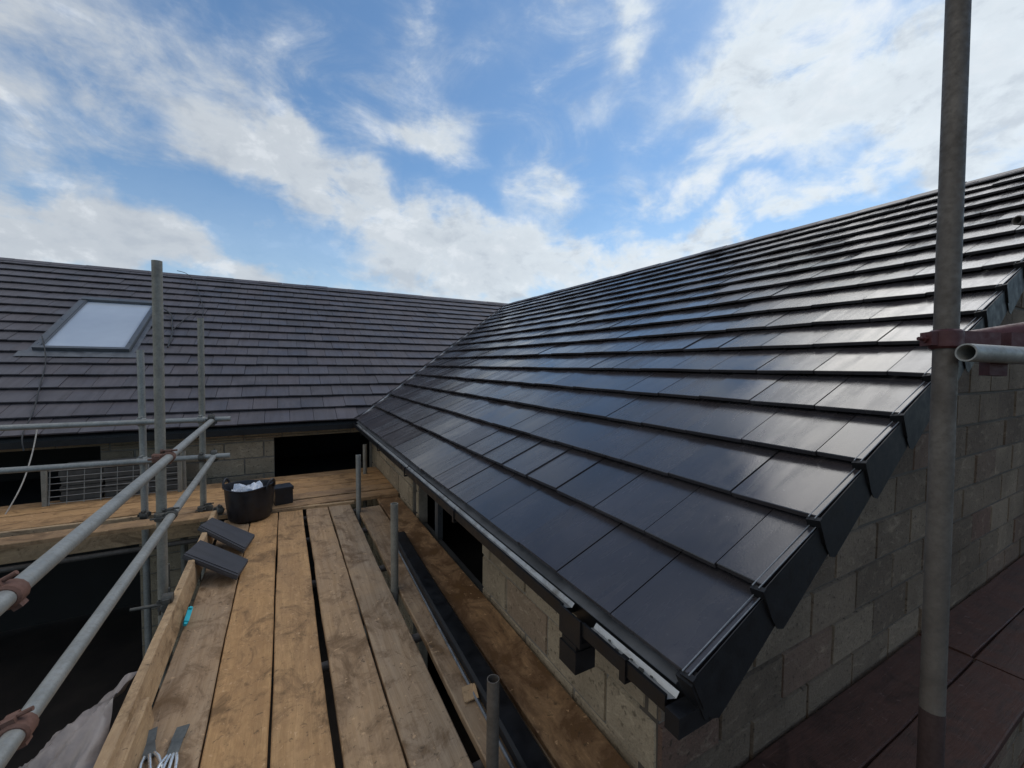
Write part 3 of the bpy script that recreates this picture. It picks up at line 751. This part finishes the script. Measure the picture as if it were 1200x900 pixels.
board(.184, .392, -.8, YB - .02, ZD - .001, 'scaffold board right of the wide middle gap, mottled brown with dark stains', grey=.55, wet=.15, group=GB)
board(.404, .618, -.8, YB - .02, ZD + .001, 'greyish stained scaffold board left of the row of short pole stubs', grey=.9, wet=.2, group=GB)
board(.673, .900, -.8, YB - .25, ZD - .002, 'dirty grey scaffold board right of the pole stubs under the black pipe', grey=.85, wet=.45, group=GB)
board(.915, 1.155, -.8, YB + .35, ZD + .002, 'wet dark brown scaffold board against the foot of the wing wall', grey=.30, wet=.95, group=GB)
# cross boards of the far deck (along X), lying over the ends of the main deck
GF = 'scaffold boards of the far deck along the main house'
board(4.90, 5.10, -3.9, 1.16, ZD + .040, 'cross board with a pale front edge right behind the black tub', grey=.25, wet=.35, along='x', group=GF, rz=R(-1.2))
board(5.11, 5.33, -1.0, 1.16, ZD + .038, 'second cross board of the far deck, behind the tub board', grey=.3, wet=.45, along='x', group=GF, rz=R(-.8))
board(5.34, 5.56, -4.6, 1.16, ZD + .037, 'orange-brown cross board in the middle of the far deck', grey=.05, wet=.15, along='x', group=GF, rz=R(-.5))
board(5.57, 5.79, -4.6, 1.16, ZD + .036, 'cross board just in front of the wire mesh panel', grey=.05, wet=.15, along='x', group=GF)
board(5.80, 6.02, -4.6, 1.16, ZD + .038, 'cross board on which the wire mesh panel stands', grey=.05, wet=.15, along='x', group=GF)
board(6.03, 6.25, -4.6, 1.16, ZD + .036, 'farthest cross board, at the sill of the dark opening', grey=.3, wet=.5, along='x', group=GF)
# gable side deck
GR = 'red-brown scaffold boards along the gable wall'
board(.745, .985, 1.20, 3.48, ZR, 'red-brown board against the gable wall, nearest the house corner', mat_='wood_red', wet=.4, along='x', group=GR)
board(.500, .735, 1.05, 3.46, ZR + .002, 'red-brown board second from the gable wall, at the foot of the tall pole', mat_='wood_red', wet=.3, along='x', group=GR)
board(.195, .425, 1.05, 3.6, ZR, 'red-brown board of the gable deck third from the wall', mat_='wood_red', wet=.3, along='x', group=GR)
board(.755, .985, 3.49, 7.0, ZR + .003, 'far red-brown board against the gable wall beyond the cross seam', mat_='wood_red', wet=.2, along='x', group=GR)
board(.520, .745, 3.475, 7.0, ZR + .001, 'far red-brown board of the gable deck, second from the wall', mat_='wood_red', wet=.3, along='x', group=GR)
board(.215, .445, 3.62, 7.0, ZR, 'far red-brown board of the gable deck beside the black strip', mat_='wood_red', wet=.3, along='x', group=GR)

# toe boards
tb = board(-.080, .075, 1.55, 4.75, 0, 'long pale toe board standing on edge at the left of the deck', name='toe_board', mat_='wood_pale', grey=.1, cat='toe board', group='toe boards')
tb.rotation_euler = (0, R(83), R(.4)); tb.location = (-.553, 3.1, ZD + .080)
tb2 = board(-.062, .062, -.6, 2.22, 0, 'nearer pale toe board lapped inside the long one', name='toe_board', mat_='wood_pale', grey=.05, cat='toe board', group='toe boards')
tb2.rotation_euler = (0, R(84), R(.2)); tb2.location = (-.508, .81, ZD + .064)
tb3 = board(-.14, .14, -4.6, -.76, 0, 'broad brown plank on edge along the front of the far deck', name='toe_board', mat_='wood_pale', grey=.25, wet=.0, cat='toe board', group='toe boards')
tb3.rotation_euler = (0, R(88), R(-90) + R(-1.2)); tb3.location = (-2.68, 5.300, ZD - .112)
batten = board(-.022, .022, -.13, .665, ZD + .036, 'narrow pale batten across the far ends of the deck boards', name='wood_batten', mat_='wood_pale', cat='batten', along='x', th=.03)
batten.location = (.265, 4.845, ZD + .033); batten.rotation_euler = (0, 0, R(-90) - R(7))

# ------------------------------------------------------------------ scaffold tubes
def tube_part(p0, p1, r, name, m, parent):
    mb = MB(); mb.pipe(p0, p1, r)
    return part(mb, name, m, parent, smooth=40)

def coupler(pos, ax1, ax2, r, m, parent, bolt=True, name='coupler', single=False):
    """two forged half clamps, a saddle between them, bolt and nut"""
    pos, a1, a2 = Vector(pos), Vector(ax1).normalized(), Vector(ax2).normalized()
    nrm = a1.cross(a2)
    if nrm.length < .1: nrm = a1.cross(Vector((0, 0, 1)) if abs(a1.z) < .9 else Vector((1, 0, 0)))
    nrm.normalize(); mb = MB()
    for (a, off, sg) in (((a1, r, -1), (a2, -r, 1)) if not single else ((a2, 0, 1),)):
        c = pos + nrm * off
        mb.tube([c - a * .027, c - a * .021, c + a * .021, c + a * .027], [r + .004, r + .010, r + .010, r + .004], 14)
        side = a.cross(nrm).normalized()
        # hinge lug and bolt ears
        mb.obox(c + side * (r + .004) - a * .018 - nrm * .014, side * .017, a * .036, nrm * .028)
        mb.obox(c - side * (r + .020) - a * .016 - nrm * .010, side * .020, a * .032, nrm * .020)
        if bolt:
            b0 = c + side * (r + .016) - nrm * .045 * sg; b1 = c + side * (r + .016) + nrm * .040 * sg
            mb.tube([b0, b1], .0065, 8)
            mb.tube([b1 - nrm * .012 * sg, b1], .013, 6)
    if not single: mb.obox(pos - a1 * .02 - a2 * .02 - nrm * (.012), a1 * .04, a2 * .04, nrm * .024)
    return part(mb, name, m, parent, smooth=35)

left = thing('scaffold', 'grey tube scaffold guard rails and uprights along the left edge of the deck', 'scaffolding', (-.72, 3.4, ZG))
RA = .031
P1, P2, P3 = (-.712, 3.37), (-1.215, 5.25), (-.742, 5.19)
p1b = Vector((P1[0] - .012, P1[1], ZG)); p1t = Vector((P1[0] + .020, P1[1] + .02, .635))
tube_part(p1b, p1t, .0275, 'standard', M['galv_old'], left)
tube_part((P2[0] - .01, P2[1], ZG), (P2[0], P2[1], .116), .0285, 'standard', M['galv'], left)
tube_part((P3[0] - .02, P3[1], ZG), (P3[0] + .012, P3[1], .444), .0275, 'standard', M['galv_old'], left)
tube_part((-.66, -1.2, -.66), (-.648, 5.10, -.587), .0245, 'guard_rail', M['galv'], left)
tube_part((-.655, -1.2, -1.045), (-.645, 5.24, -.963), .0245, 'guard_rail', M['galv'], left)
tube_part((-4.6, 5.15, -.56), (-.49, 5.13, -.578), .0255, 'guard_rail', M['galv'], left)
tube_part((-4.6, 5.16, -.905), (-.505, 5.15, -.962), .0265, 'guard_rail', M['galv'], left)
coupler((-.68, 3.36, -.607), (0, 0, 1), (0, 1, 0), .025, M['rust'], left)
coupler((-.678, 3.36, -.985), (0, 0, 1), (0, 1, 0), .025, M['coupler'], left)
coupler((-.6565, 1.60, -.6275), (-.6, 0, 1), (0, 1, .0115), .0245, M['rust'], left, single=True)
coupler((-.6515, 1.60, -1.0092), (-.3, 0, 1), (0, 1, .0125), .0245, M['rust'], left, single=True)
coupler((P2[0], 5.20, -.574), (0, 0, 1), (1, 0, 0), .025, M['galv'], left)
coupler((P2[0], 5.20, -.95), (0, 0, 1), (1, 0, 0), .025, M['galv'], left)
coupler((P3[0], 5.16, -.577), (0, 0, 1), (1, 0, 0), .025, M['galv'], left)
coupler((P3[0], 5.16, -.960), (0, 0, 1), (1, 0, 0), .025, M['coupler'], left)
coupler((-.65, 5.11, -.582), (0, 1, 0), (1, 0, 0), .026, M['coupler'], left)
coupler((-.645, 5.18, -.962), (0, 1, 0), (1, 0, 0), .026, M['coupler'], left)
# ledgers and transoms carrying the decks
tube_part((-.66, -1.0, ZD - .12), (-.66, 5.5, ZD - .12), .025, 'ledger', M['galv_old'], left)
tube_part((-4.6, 5.28, ZD - .29), (1.1, 5.28, ZD - .31), .0242, 'ledger', M['rust_tube'], left)
for y in (.55, 1.45, 2.35, 3.3, 4.15, 4.75):
    tube_part((-.52, y, ZD - .072), (1.14, y, ZD - .072), .0245, 'transom', M['rust_tube'], left)
coupler((-.612, 3.02, -1.395), (0, 1, 0), (1, 0, 0), .022, M['coupler'], left)
tube_part((-.78, 3.03, -1.40), (-.57, 3.01, -1.40), .009, 'clamp_bolt', M['coupler'], left)
coupler((P2[0], 5.22, ZD + .05), (0, 0, 1), (1, 0, 0), .0245, M['coupler'], left)
coupler((P3[0] + .02, 5.14, ZD + .06), (0, 0, 1), (0, 1, 0), .028, M['coupler'], left)
for y in (3.25, 2.3):                  # inner row of standards below, lit only dimly under the deck
    tube_part((-.80 - .05 * y, y + 2.2, ZG), (-.80 - .05 * y, y + 2.2, ZD - .2), .025, 'standard', M['galv_old'], left)

right = thing('scaffold', 'tall weathered scaffold pole with red clamps in front of the right roof edge', 'scaffolding', (1.05, .28, ZR))
rb = Vector((1.355, .340, ZR)); rt = Vector((1.555, .436, 1.35))
d_ = (rt - rb)
def rp(z): return rb + d_ * ((z - ZR) / (rt.z - rb.z))
tube_part(rp(-.87), rp(1.35), .0240, 'standard', M['rust_tube'], right)
tube_part(rp(ZR + .002), rp(-.85), .0246, 'standard', M['rust_dark'], right)
def ray(u, v, dep):
    """a place seen from the photographer's stand: pixel of the 1200x900 photo and depth in metres"""
    q = Vector(cf) + Vector(cr) * ((u - 600) / 485.79) - Vector(cu) * ((v - 450) / 485.79)
    return q * dep
# red painted tube, open galvanised tube and a thinner one behind
tube_part(ray(1108, 403, 1.20), ray(1300, 374, 1.10), .0275, 'ledger', M['red_steel'], right)
tube_part(ray(1132, 413, .985), ray(1330, 424, 1.12), .0215, 'transom', M['galv'], right)
tube_part(ray(1160, 409, 1.30), ray(1330, 402, 1.32), .0220, 'brace', M['galv_old'], right)
tube_part(ray(1192, 258, 1.25), ray(1330, 262, 1.27), .0140, 'brace', M['rust_tube'], right)
pc = rp(.075)
def block_clamp():
    mb = MB(); ax = d_.normalized(); side = Vector(cr); nn = ax.cross(side).normalized(); side = nn.cross(ax).normalized()
    c = pc
    mb.tube([c - ax * .024, c - ax * .019, c + ax * .019, c + ax * .024], [.028, .033, .033, .028], 18)
    mb.obox(c - side * .048 - ax * .017 - nn * .012, side * .018, ax * .034, nn * .030)
    mb.obox(c + side * .014 - ax * .040 - nn * .018, side * .105, ax * .062, nn * .036)
    mb.obox(c + side * .10 - ax * .085 - nn * .012, side * .045, ax * .05, nn * .024)
    mb.obox(c + side * .150 - ax * .030 - nn * .014, side * .05, ax * .055, nn * .028)
    mb.tube([c - side * .066 + nn * .004, c + side * .02 + nn * .004], .0048, 8)
    mb.tube([c - side * .054 + nn * .004, c - side * .044 + nn * .004], .0105, 6)
    return part(mb, 'coupler', M['red_steel'], right, smooth=35)
block_clamp()
coupler(rp(-.50) + Vector((0, .02, 0)) * 0 + Vector((-.08, 0, -1.05)), (0, 0, 1), (1, 0, 0), .0245, M['rust'], right)

# short pole stubs between the boards, each showing only its own end
GS = 'short scaffold pole ends rising through the deck'
def stub(x, y, ztop, zbot, r, m, label, lean=(0, 0)):
    mb = MB(); mb.pipe((0, 0, 0), (lean[0], lean[1], ztop - zbot), r)
    o = mb.build('scaffold_pole', M[m], smooth=40); o.location = (x, y, zbot)
    return tag(o, label, 'scaffold pole', GS)
stub(.660, 1.335, -1.165, ZG, .0235, 'rust_tube', 'nearest short pole stub with an open top, beside the black pipe', (.006, 0))
stub(.645, 2.82, -.948, ZG, .0255, 'galv_old', 'middle short pole stub standing in the gap at the far end of the black pipe')
stub(.662, 4.50, -.945, ZG, .0255, 'galv', 'grey pole stub at the right end of the pale batten')
stub(.955, 5.90, -1.10, ZG, .027, 'galv_old', 'farthest short pole stub, in the shade where the two wings meet')
stub(-1.06, 6.12, -1.05, ZG, .026, 'galv_old', 'short pole stub at the right end of the wire mesh panel')

# ------------------------------------------------------------------ things lying on the decks
# black square pipe
pp = MB()
def square_pipe(p0, p1, wd, ht):
    p0, p1 = Vector(p0), Vector(p1); d = (p1 - p0).normalized(); s_ = Vector((d.y, -d.x, 0)).normalized(); u = Vector((0, 0, 1))
    c = .012; n = 26
    prof = [(-wd / 2, c), (-wd / 2 + c, 0), (wd / 2 - c, 0), (wd / 2, c), (wd / 2, ht - c), (wd / 2 - c, ht), (wd / 2 - c * 2, ht), (-wd / 2 + c * 2, ht), (-wd / 2 + c, ht), (-wd / 2, ht - c)]
    m_ = len(prof); vs = []
    for i in range(n + 1):
        q = p0.lerp(p1, i / n) + s_ * .006 * math.sin(i * .35)
        vs += [q + s_ * a + u * b_ for a, b_ in prof]
    fs = [(i * m_ + k, i * m_ + (k + 1) % m_, (i + 1) * m_ + (k + 1) % m_, (i + 1) * m_ + k) for i in range(n) for k in range(m_)]
    fs += [tuple(range(m_)), tuple(reversed([n * m_ + k for k in range(m_)]))]
    pp.mesh(vs, fs)
square_pipe((.870, 3.62, ZD + .004), (.755, -.3, ZD + .004), .105, .062)
pipe_o = pp.build('downpipe', M['black_plastic'], smooth=30)
tag(pipe_o, 'long black plastic pipe lying along the boards beside the pole stubs', 'pipe')
highlight_strip = MB(); highlight_strip.tube([Vector((.870 - .060, 3.60, ZD + .012)), Vector((.755 - .060, -.3, ZD + .012))], .0075, 8)  # pale strip standing in for the highlight on the pipe's left edge
part(highlight_strip, 'edge_highlight', M['liner_dirty'], pipe_o)

# rubber tub
tub = thing('tub', 'black flexible rubber tub with loop handles holding crumpled white film', 'tub', (-.315, 4.83, ZD + .004))
tub.scale = (.92, .92, 1.0)
tm = MB(); seg = 40
prof = [(0, 0), (.180, 0), (.194, .006), (.203, .022), (.220, .20), (.226, .312), (.234, .317), (.236, .329), (.226, .332), (.217, .317), (.211, .20), (.185, .02), (0, .015)]
vs = []; fs = []
for (r_, z) in prof:
    for k in range(seg):
        a = 2 * math.pi * k / seg; sq = 1 + .035 * math.cos(2 * a) * (z / .32)
        vs.append((r_ * sq * math.cos(a), r_ / sq * math.sin(a), z + .012 * math.cos(2 * a + .6) * (z / .32)))
for i in range(len(prof) - 1):
    for k in range(seg):
        a = i * seg + k; b_ = i * seg + (k + 1) % seg; fs.append((a, b_, b_ + seg, a + seg))
tm.mesh(vs, fs); tm.build('tub_body', M['rubber'], tub, smooth=50)
for sg, an in ((1, 2.75), (1, -.55)):
    h = MB(); c = Vector((math.cos(an), math.sin(an), 0)); t_ = Vector((-c.y, c.x, 0)); pts = []
    for i in range(13):
        q = math.pi * i / 12; pts.append(c * (.228 + .020 * math.sin(q)) + t_ * .065 * math.cos(q) + Vector((0, 0, .300 + .085 * math.sin(q))))
    h.tube(pts, .0125, 8); h.build('handle', M['rubber'], tub, smooth=60)
# white film inside
fm = MB(); n = 16; vs = []; random.seed(5)
for i in range(n + 1):
    for j in range(n + 1):
        u, v = i / n * 2 - 1, j / n * 2 - 1
        rr = .15; x = u * rr * math.sqrt(1 - v * v / 2); y = v * rr * math.sqrt(1 - u * u / 2)
        vs.append((x - .02, y, .27 + .045 * math.sin(u * 4 + v * 2.3) * math.cos(v * 5) + random.uniform(-.016, .016) + .03 * (1 - u * u) - (.07 if max(abs(u), abs(v)) > .99 else 0)))
fm.mesh(vs, [(i * (n + 1) + j, (i + 1) * (n + 1) + j, (i + 1) * (n + 1) + j + 1, i * (n + 1) + j + 1) for i in range(n) for j in range(n)])
fo = fm.build('plastic_film', M['film'], smooth=25); fo.location = (-.315, 4.83, ZD + .004)
tag(fo, 'crumpled white plastic film bunched up inside the black tub', 'plastic film')
# small black box behind the tub
bb = MB(); bb.box((-.085, -.085, 0), (.085, .085, .165)); bb.box((-.092, -.092, .15), (.092, .092, .18))
bo = bb.build('box', M['rubber']); bo.location = (-.035, 5.06, ZD + .042); bo.rotation_euler = (0, 0, R(12)); tag(bo, 'small black box standing right behind the rubber tub', 'box')
# lump of fittings at the foot of the far standard
for i, (x, y, lab) in enumerate(((-.58, 4.93, 'loose rusty clamp lying beside the left of the tub'),)):
    cl = thing('scaffold_clamp', lab, 'clamp', (x, y, ZD + .0))
    coupler((x, y, ZD + .085), (.3, .2, 1), (1, .3, 0), .026, M['coupler'], cl, name='clamp_body')

# two loose roof tiles leaning on the toe board
def loose_tile(c0, c1, c2, c3, label):
    """corners: upper-near, upper-far, lower-far, lower-near"""
    c0, c1, c2, c3 = map(Vector, (c0, c1, c2, c3)); nn = (c1 - c0).cross(c3 - c0).normalized()
    if nn.z < 0: nn = -nn
    t_ = .030; mb = MB(); O = (c0 + c1 + c2 + c3) / 4
    q = [c0 - O, c1 - O, c2 - O, c3 - O]
    def quad(s_, h): return [p * s_ + nn * h for p in q]
    a, b_, c, d = quad(1, 0), quad(1, t_ * .55), quad(.985, t_ * .62), quad(.985, t_)
    rings = [a, b_, c, d]
    vs = [p for r_ in rings for p in r_]
    uvq = [(0, 0), (.25, 0), (.25, .42), (0, .42)]
    mb.face(d, 0, (.5, .4, .5), uvq); mb.face(list(reversed(a)), 0, (.3, .4, .5), uvq)
    for i in range(3):
        for k in range(4): mb.face([rings[i][k], rings[i][(k + 1) % 4], rings[i + 1][(k + 1) % 4], rings[i + 1][k]], 0, (.3, .4, .5), uvq)
    # interlock rib along the near long edge
    e0, e1 = q[0], q[3]; inn_ = (q[1] - q[0]).normalized()
    mb.obox(e0 * .99 + inn_ * .02 + nn * (t_ - .004), (e1 - e0) * .97, inn_ * .018, nn * .010)
    o = mb.build('roof_tile', M['tile_loose']); o.location = O
    return tag(o, label, 'roof tile', 'loose roof tiles on the deck')
loose_tile((-.650, 3.623, -1.383), (-.590, 3.876, -1.383), (-.261, 3.626, -1.505), (-.309, 3.372, -1.505), 'nearer loose dark roof tile leaning on the toe board')
loose_tile((-.646, 4.19, -1.383), (-.580, 4.40, -1.383), (-.245, 4.14, -1.508), (-.303, 3.84, -1.508), 'farther loose dark roof tile, between the other tile and the tub')

# turquoise clip on the toe board
tq = MB(); tq.box((-.012, -.065, -.012), (.012, .065, .012)); tq.box((-.008, -.085, -.007), (.008, -.065, .007)); tq.tube([(0, .05, .013), (0, .05, .022)], .009, 10)
to = tq.build('plastic_clip', M['turquoise']); to.location = (-.520, 3.02, ZD + .040); to.rotation_euler = (R(6), R(20), R(2)); tag(to, 'small turquoise plastic clip on the deck side of the toe board', 'clip')

# grey metal clips with bright prongs near the bottom edge
def metal_clip(x, y, rz, label, npr):
    t_ = thing('metal_clip', label, 'metal clip', (x, y, ZD + .004), 'metal clips on the board', (0, 0, rz))
    mb = MB()
    mb.obox((-.020, .0, .002), (.040, 0, 0), (0, .085, .004), (0, 0, .005)); mb.obox((-.022, .085, .006), (.044, 0, 0), (.008, .045, .016), (0, 0, .005))
    mb.build('strap', M['strap'], t_)
    for i in range(npr):
        m2 = MB(); u = -.026 + .052 * i / max(1, npr - 1)
        m2.tube([(u * .6, .01, .010), (u, -.03, .016), (u * 1.3, -.085, .010), (u * 1.4, -.12, .006)], [.006, .006, .005, .003], 8)
        m2.build('prong', M['prong'], t_, smooth=60)
metal_clip(-.478, 2.02, R(14), 'left one of two grey metal clips with bright prongs on the board', 3)
metal_clip(-.405, 1.98, R(-4), 'right one of two grey metal clips with bright prongs on the board', 4)
# wood offcut
wc = MB(); wc.obox((0, 0, 0), (.05, .015, .004), (-.012, .075, .012), (0, 0, .006)); wc.obox((.05, .015, .004), (.012, -.02, .02), (-.012, .07, .012), (0, 0, .005))
wo = wc.build('wood_offcut', M['wood_pale']); wo.location = (.700, 1.69, ZD + .004); wo.rotation_euler = (0, 0, R(-20)); tag(wo, 'small split wood offcut lying by the nearest pole stub', 'wood offcut')

# crumpled grey plastic sheet hanging outside the toe board
ts = MB(); nu, nv_ = 70, 50; vs = []
from mathutils import noise as mnoise
for i in range(nu + 1):
    for j in range(nv_ + 1):
        u, v = i / nu, j / nv_
        x = -.61 - .52 * v; y = 1.20 + 1.25 * u * (1 - .45 * v) + .12 * v
        edge = .10 * mnoise.noise(Vector((u * 3, v * 3, 1))) 
        z = ZD + .10 - .26 * v ** 1.2 + .075 * mnoise.noise(Vector((u * 4.2, v * 3.2, 4))) + .07 * abs(mnoise.noise(Vector((u * 7 + v * 3, v * 5, 7)))) - .035 * abs(mnoise.noise(Vector((u * 15, v * 11, 2)))) + .10 * math.exp(-((u - .82) / .09) ** 2) * (1 - v * .5)
        vs.append((x + edge * .6, y + edge, z))
ts.mesh(vs, [(i * (nv_ + 1) + j, (i + 1) * (nv_ + 1) + j, (i + 1) * (nv_ + 1) + j + 1, i * (nv_ + 1) + j + 1) for i in range(nu) for j in range(nv_)])
tsheet = ts.build('plastic_sheet', M['tarp'], smooth=40); tag(tsheet, 'crumpled grey plastic sheet below the rails at the lower left', 'plastic sheet')

# wire mesh panel and the stack behind it
wm = thing('mesh_panel', 'galvanised wire mesh panel leaning in front of stacked dark slabs on the far deck', 'mesh panel', (-1.7, 6.0, ZD + .04))
mx0, mx1, mz0, mz1, my = -2.16, -1.10, ZD + .04, -1.13, 6.03
wi = MB()
for i in range(9):
    x = mx0 + (mx1 - mx0) * i / 8; wi.tube([(x, my, mz0), (x, my + .05, mz1)], .0034 if i % 3 else .006, 6)
for i in range(6):
    z = mz0 + .02 + (mz1 - mz0 - .04) * i / 5; yy = my + .05 * (z - mz0) / (mz1 - mz0) - .007; wi.tube([(mx0 - .01, yy, z), (mx1 + .01, yy, z)], .0042, 6)
part(wi, 'wire_grid', M['wire'], wm)
for x in (mx0 - .03, mx1 + .02):
    fr = MB(); fr.box((x - .018, my - .012, mz0), (x + .018, my + .03, mz1 + .01)); part(fr, 'frame_post', M['galv_old'], wm)
random.seed(21)
for i in range(3):
    sb = MB()
    for k in range(7):
        j = random.uniform(-.012, .012); tn = (random.random(),) * 3
        sb.box((-.165 + j, -.11, k * .055), (.165 + j, .11, k * .055 + .047), 0, tn)
    so_ = sb.build('slab_stack', M['brick_dark']); so_.location = (-1.95 + .345 * i, 6.27, ZD + .04)
    tag(so_, ['left stack of dark slabs behind the wire mesh panel', 'middle stack of dark slabs behind the wire mesh panel', 'right stack of dark slabs behind the wire mesh panel'][i], 'slab stack', 'slab stacks behind the mesh')

# ------------------------------------------------------------------ cables and rope on the main roof
def cable(pts, r, name, m, label, cat):
    mb = MB(); P = [Vector(p) for p in pts]; sm = []
    for i in range(len(P) - 1):
        a, b_, c, d = P[max(i - 1, 0)], P[i], P[i + 1], P[min(i + 2, len(P) - 1)]
        for k in range(6):
            t_ = k / 6; sm.append(.5 * ((2 * b_) + (c - a) * t_ + (2 * a - 5 * b_ + 4 * c - d) * t_ ** 2 + (3 * b_ - a - 3 * c + d) * t_ ** 3))
    sm.append(P[-1]); mb.tube(sm, r, 7, cap=True)
    return tag(mb.build(name, m, smooth=60), label, cat)
cable([mp(-3.03, 2.35, .125), mp(-2.90, 2.0, .10), mp(-2.78, 1.6, .062), mp(-2.66, 1.05, .062), mp(-2.53, .45, .062), mp(-2.46, -.03, .066), (-2.42, 6.28, -.95)], .007, 'cable', M['cable'],
      'black cable running down the tiles below the left side of the roof window', 'cable')
cable([ray(44, 500, 4.5), ray(38, 530, 4.4), ray(28, 562, 4.25), ray(14, 590, 4.1), ray(-8, 625, 4.0)], .006, 'rope', M['rope'], 'pale rope hanging below the main gutter at the far left', 'rope')
cable([mp(-1.90, 3.72, .10), mp(-1.76, 3.50, .075), mp(-1.68, 3.05, .065), mp(-1.63, 2.75, .065), mp(-1.60, 2.2, .064)], .012, 'cable', M['cable'], 'short black cable hooked beside the right side of the roof window', 'cable')
cable([mp(-1.40, 3.80, .07), mp(-1.52, 3.45, .075), mp(-1.64, 2.90, .066)], .007, 'cable', M['cable'], 'thin branch of black cable right of the short hooked cable', 'cable')
cable([mp(-2.02, 5.85, .15), mp(-1.85, 5.80, .12), mp(-1.66, 5.45, .065), mp(-1.48, 4.6, .062), mp(-1.34, 3.9, .062), mp(-1.30, 3.3, .062)], .006, 'cable', M['cable'], 'thin cable trailing from the main ridge behind the tall pole', 'cable')
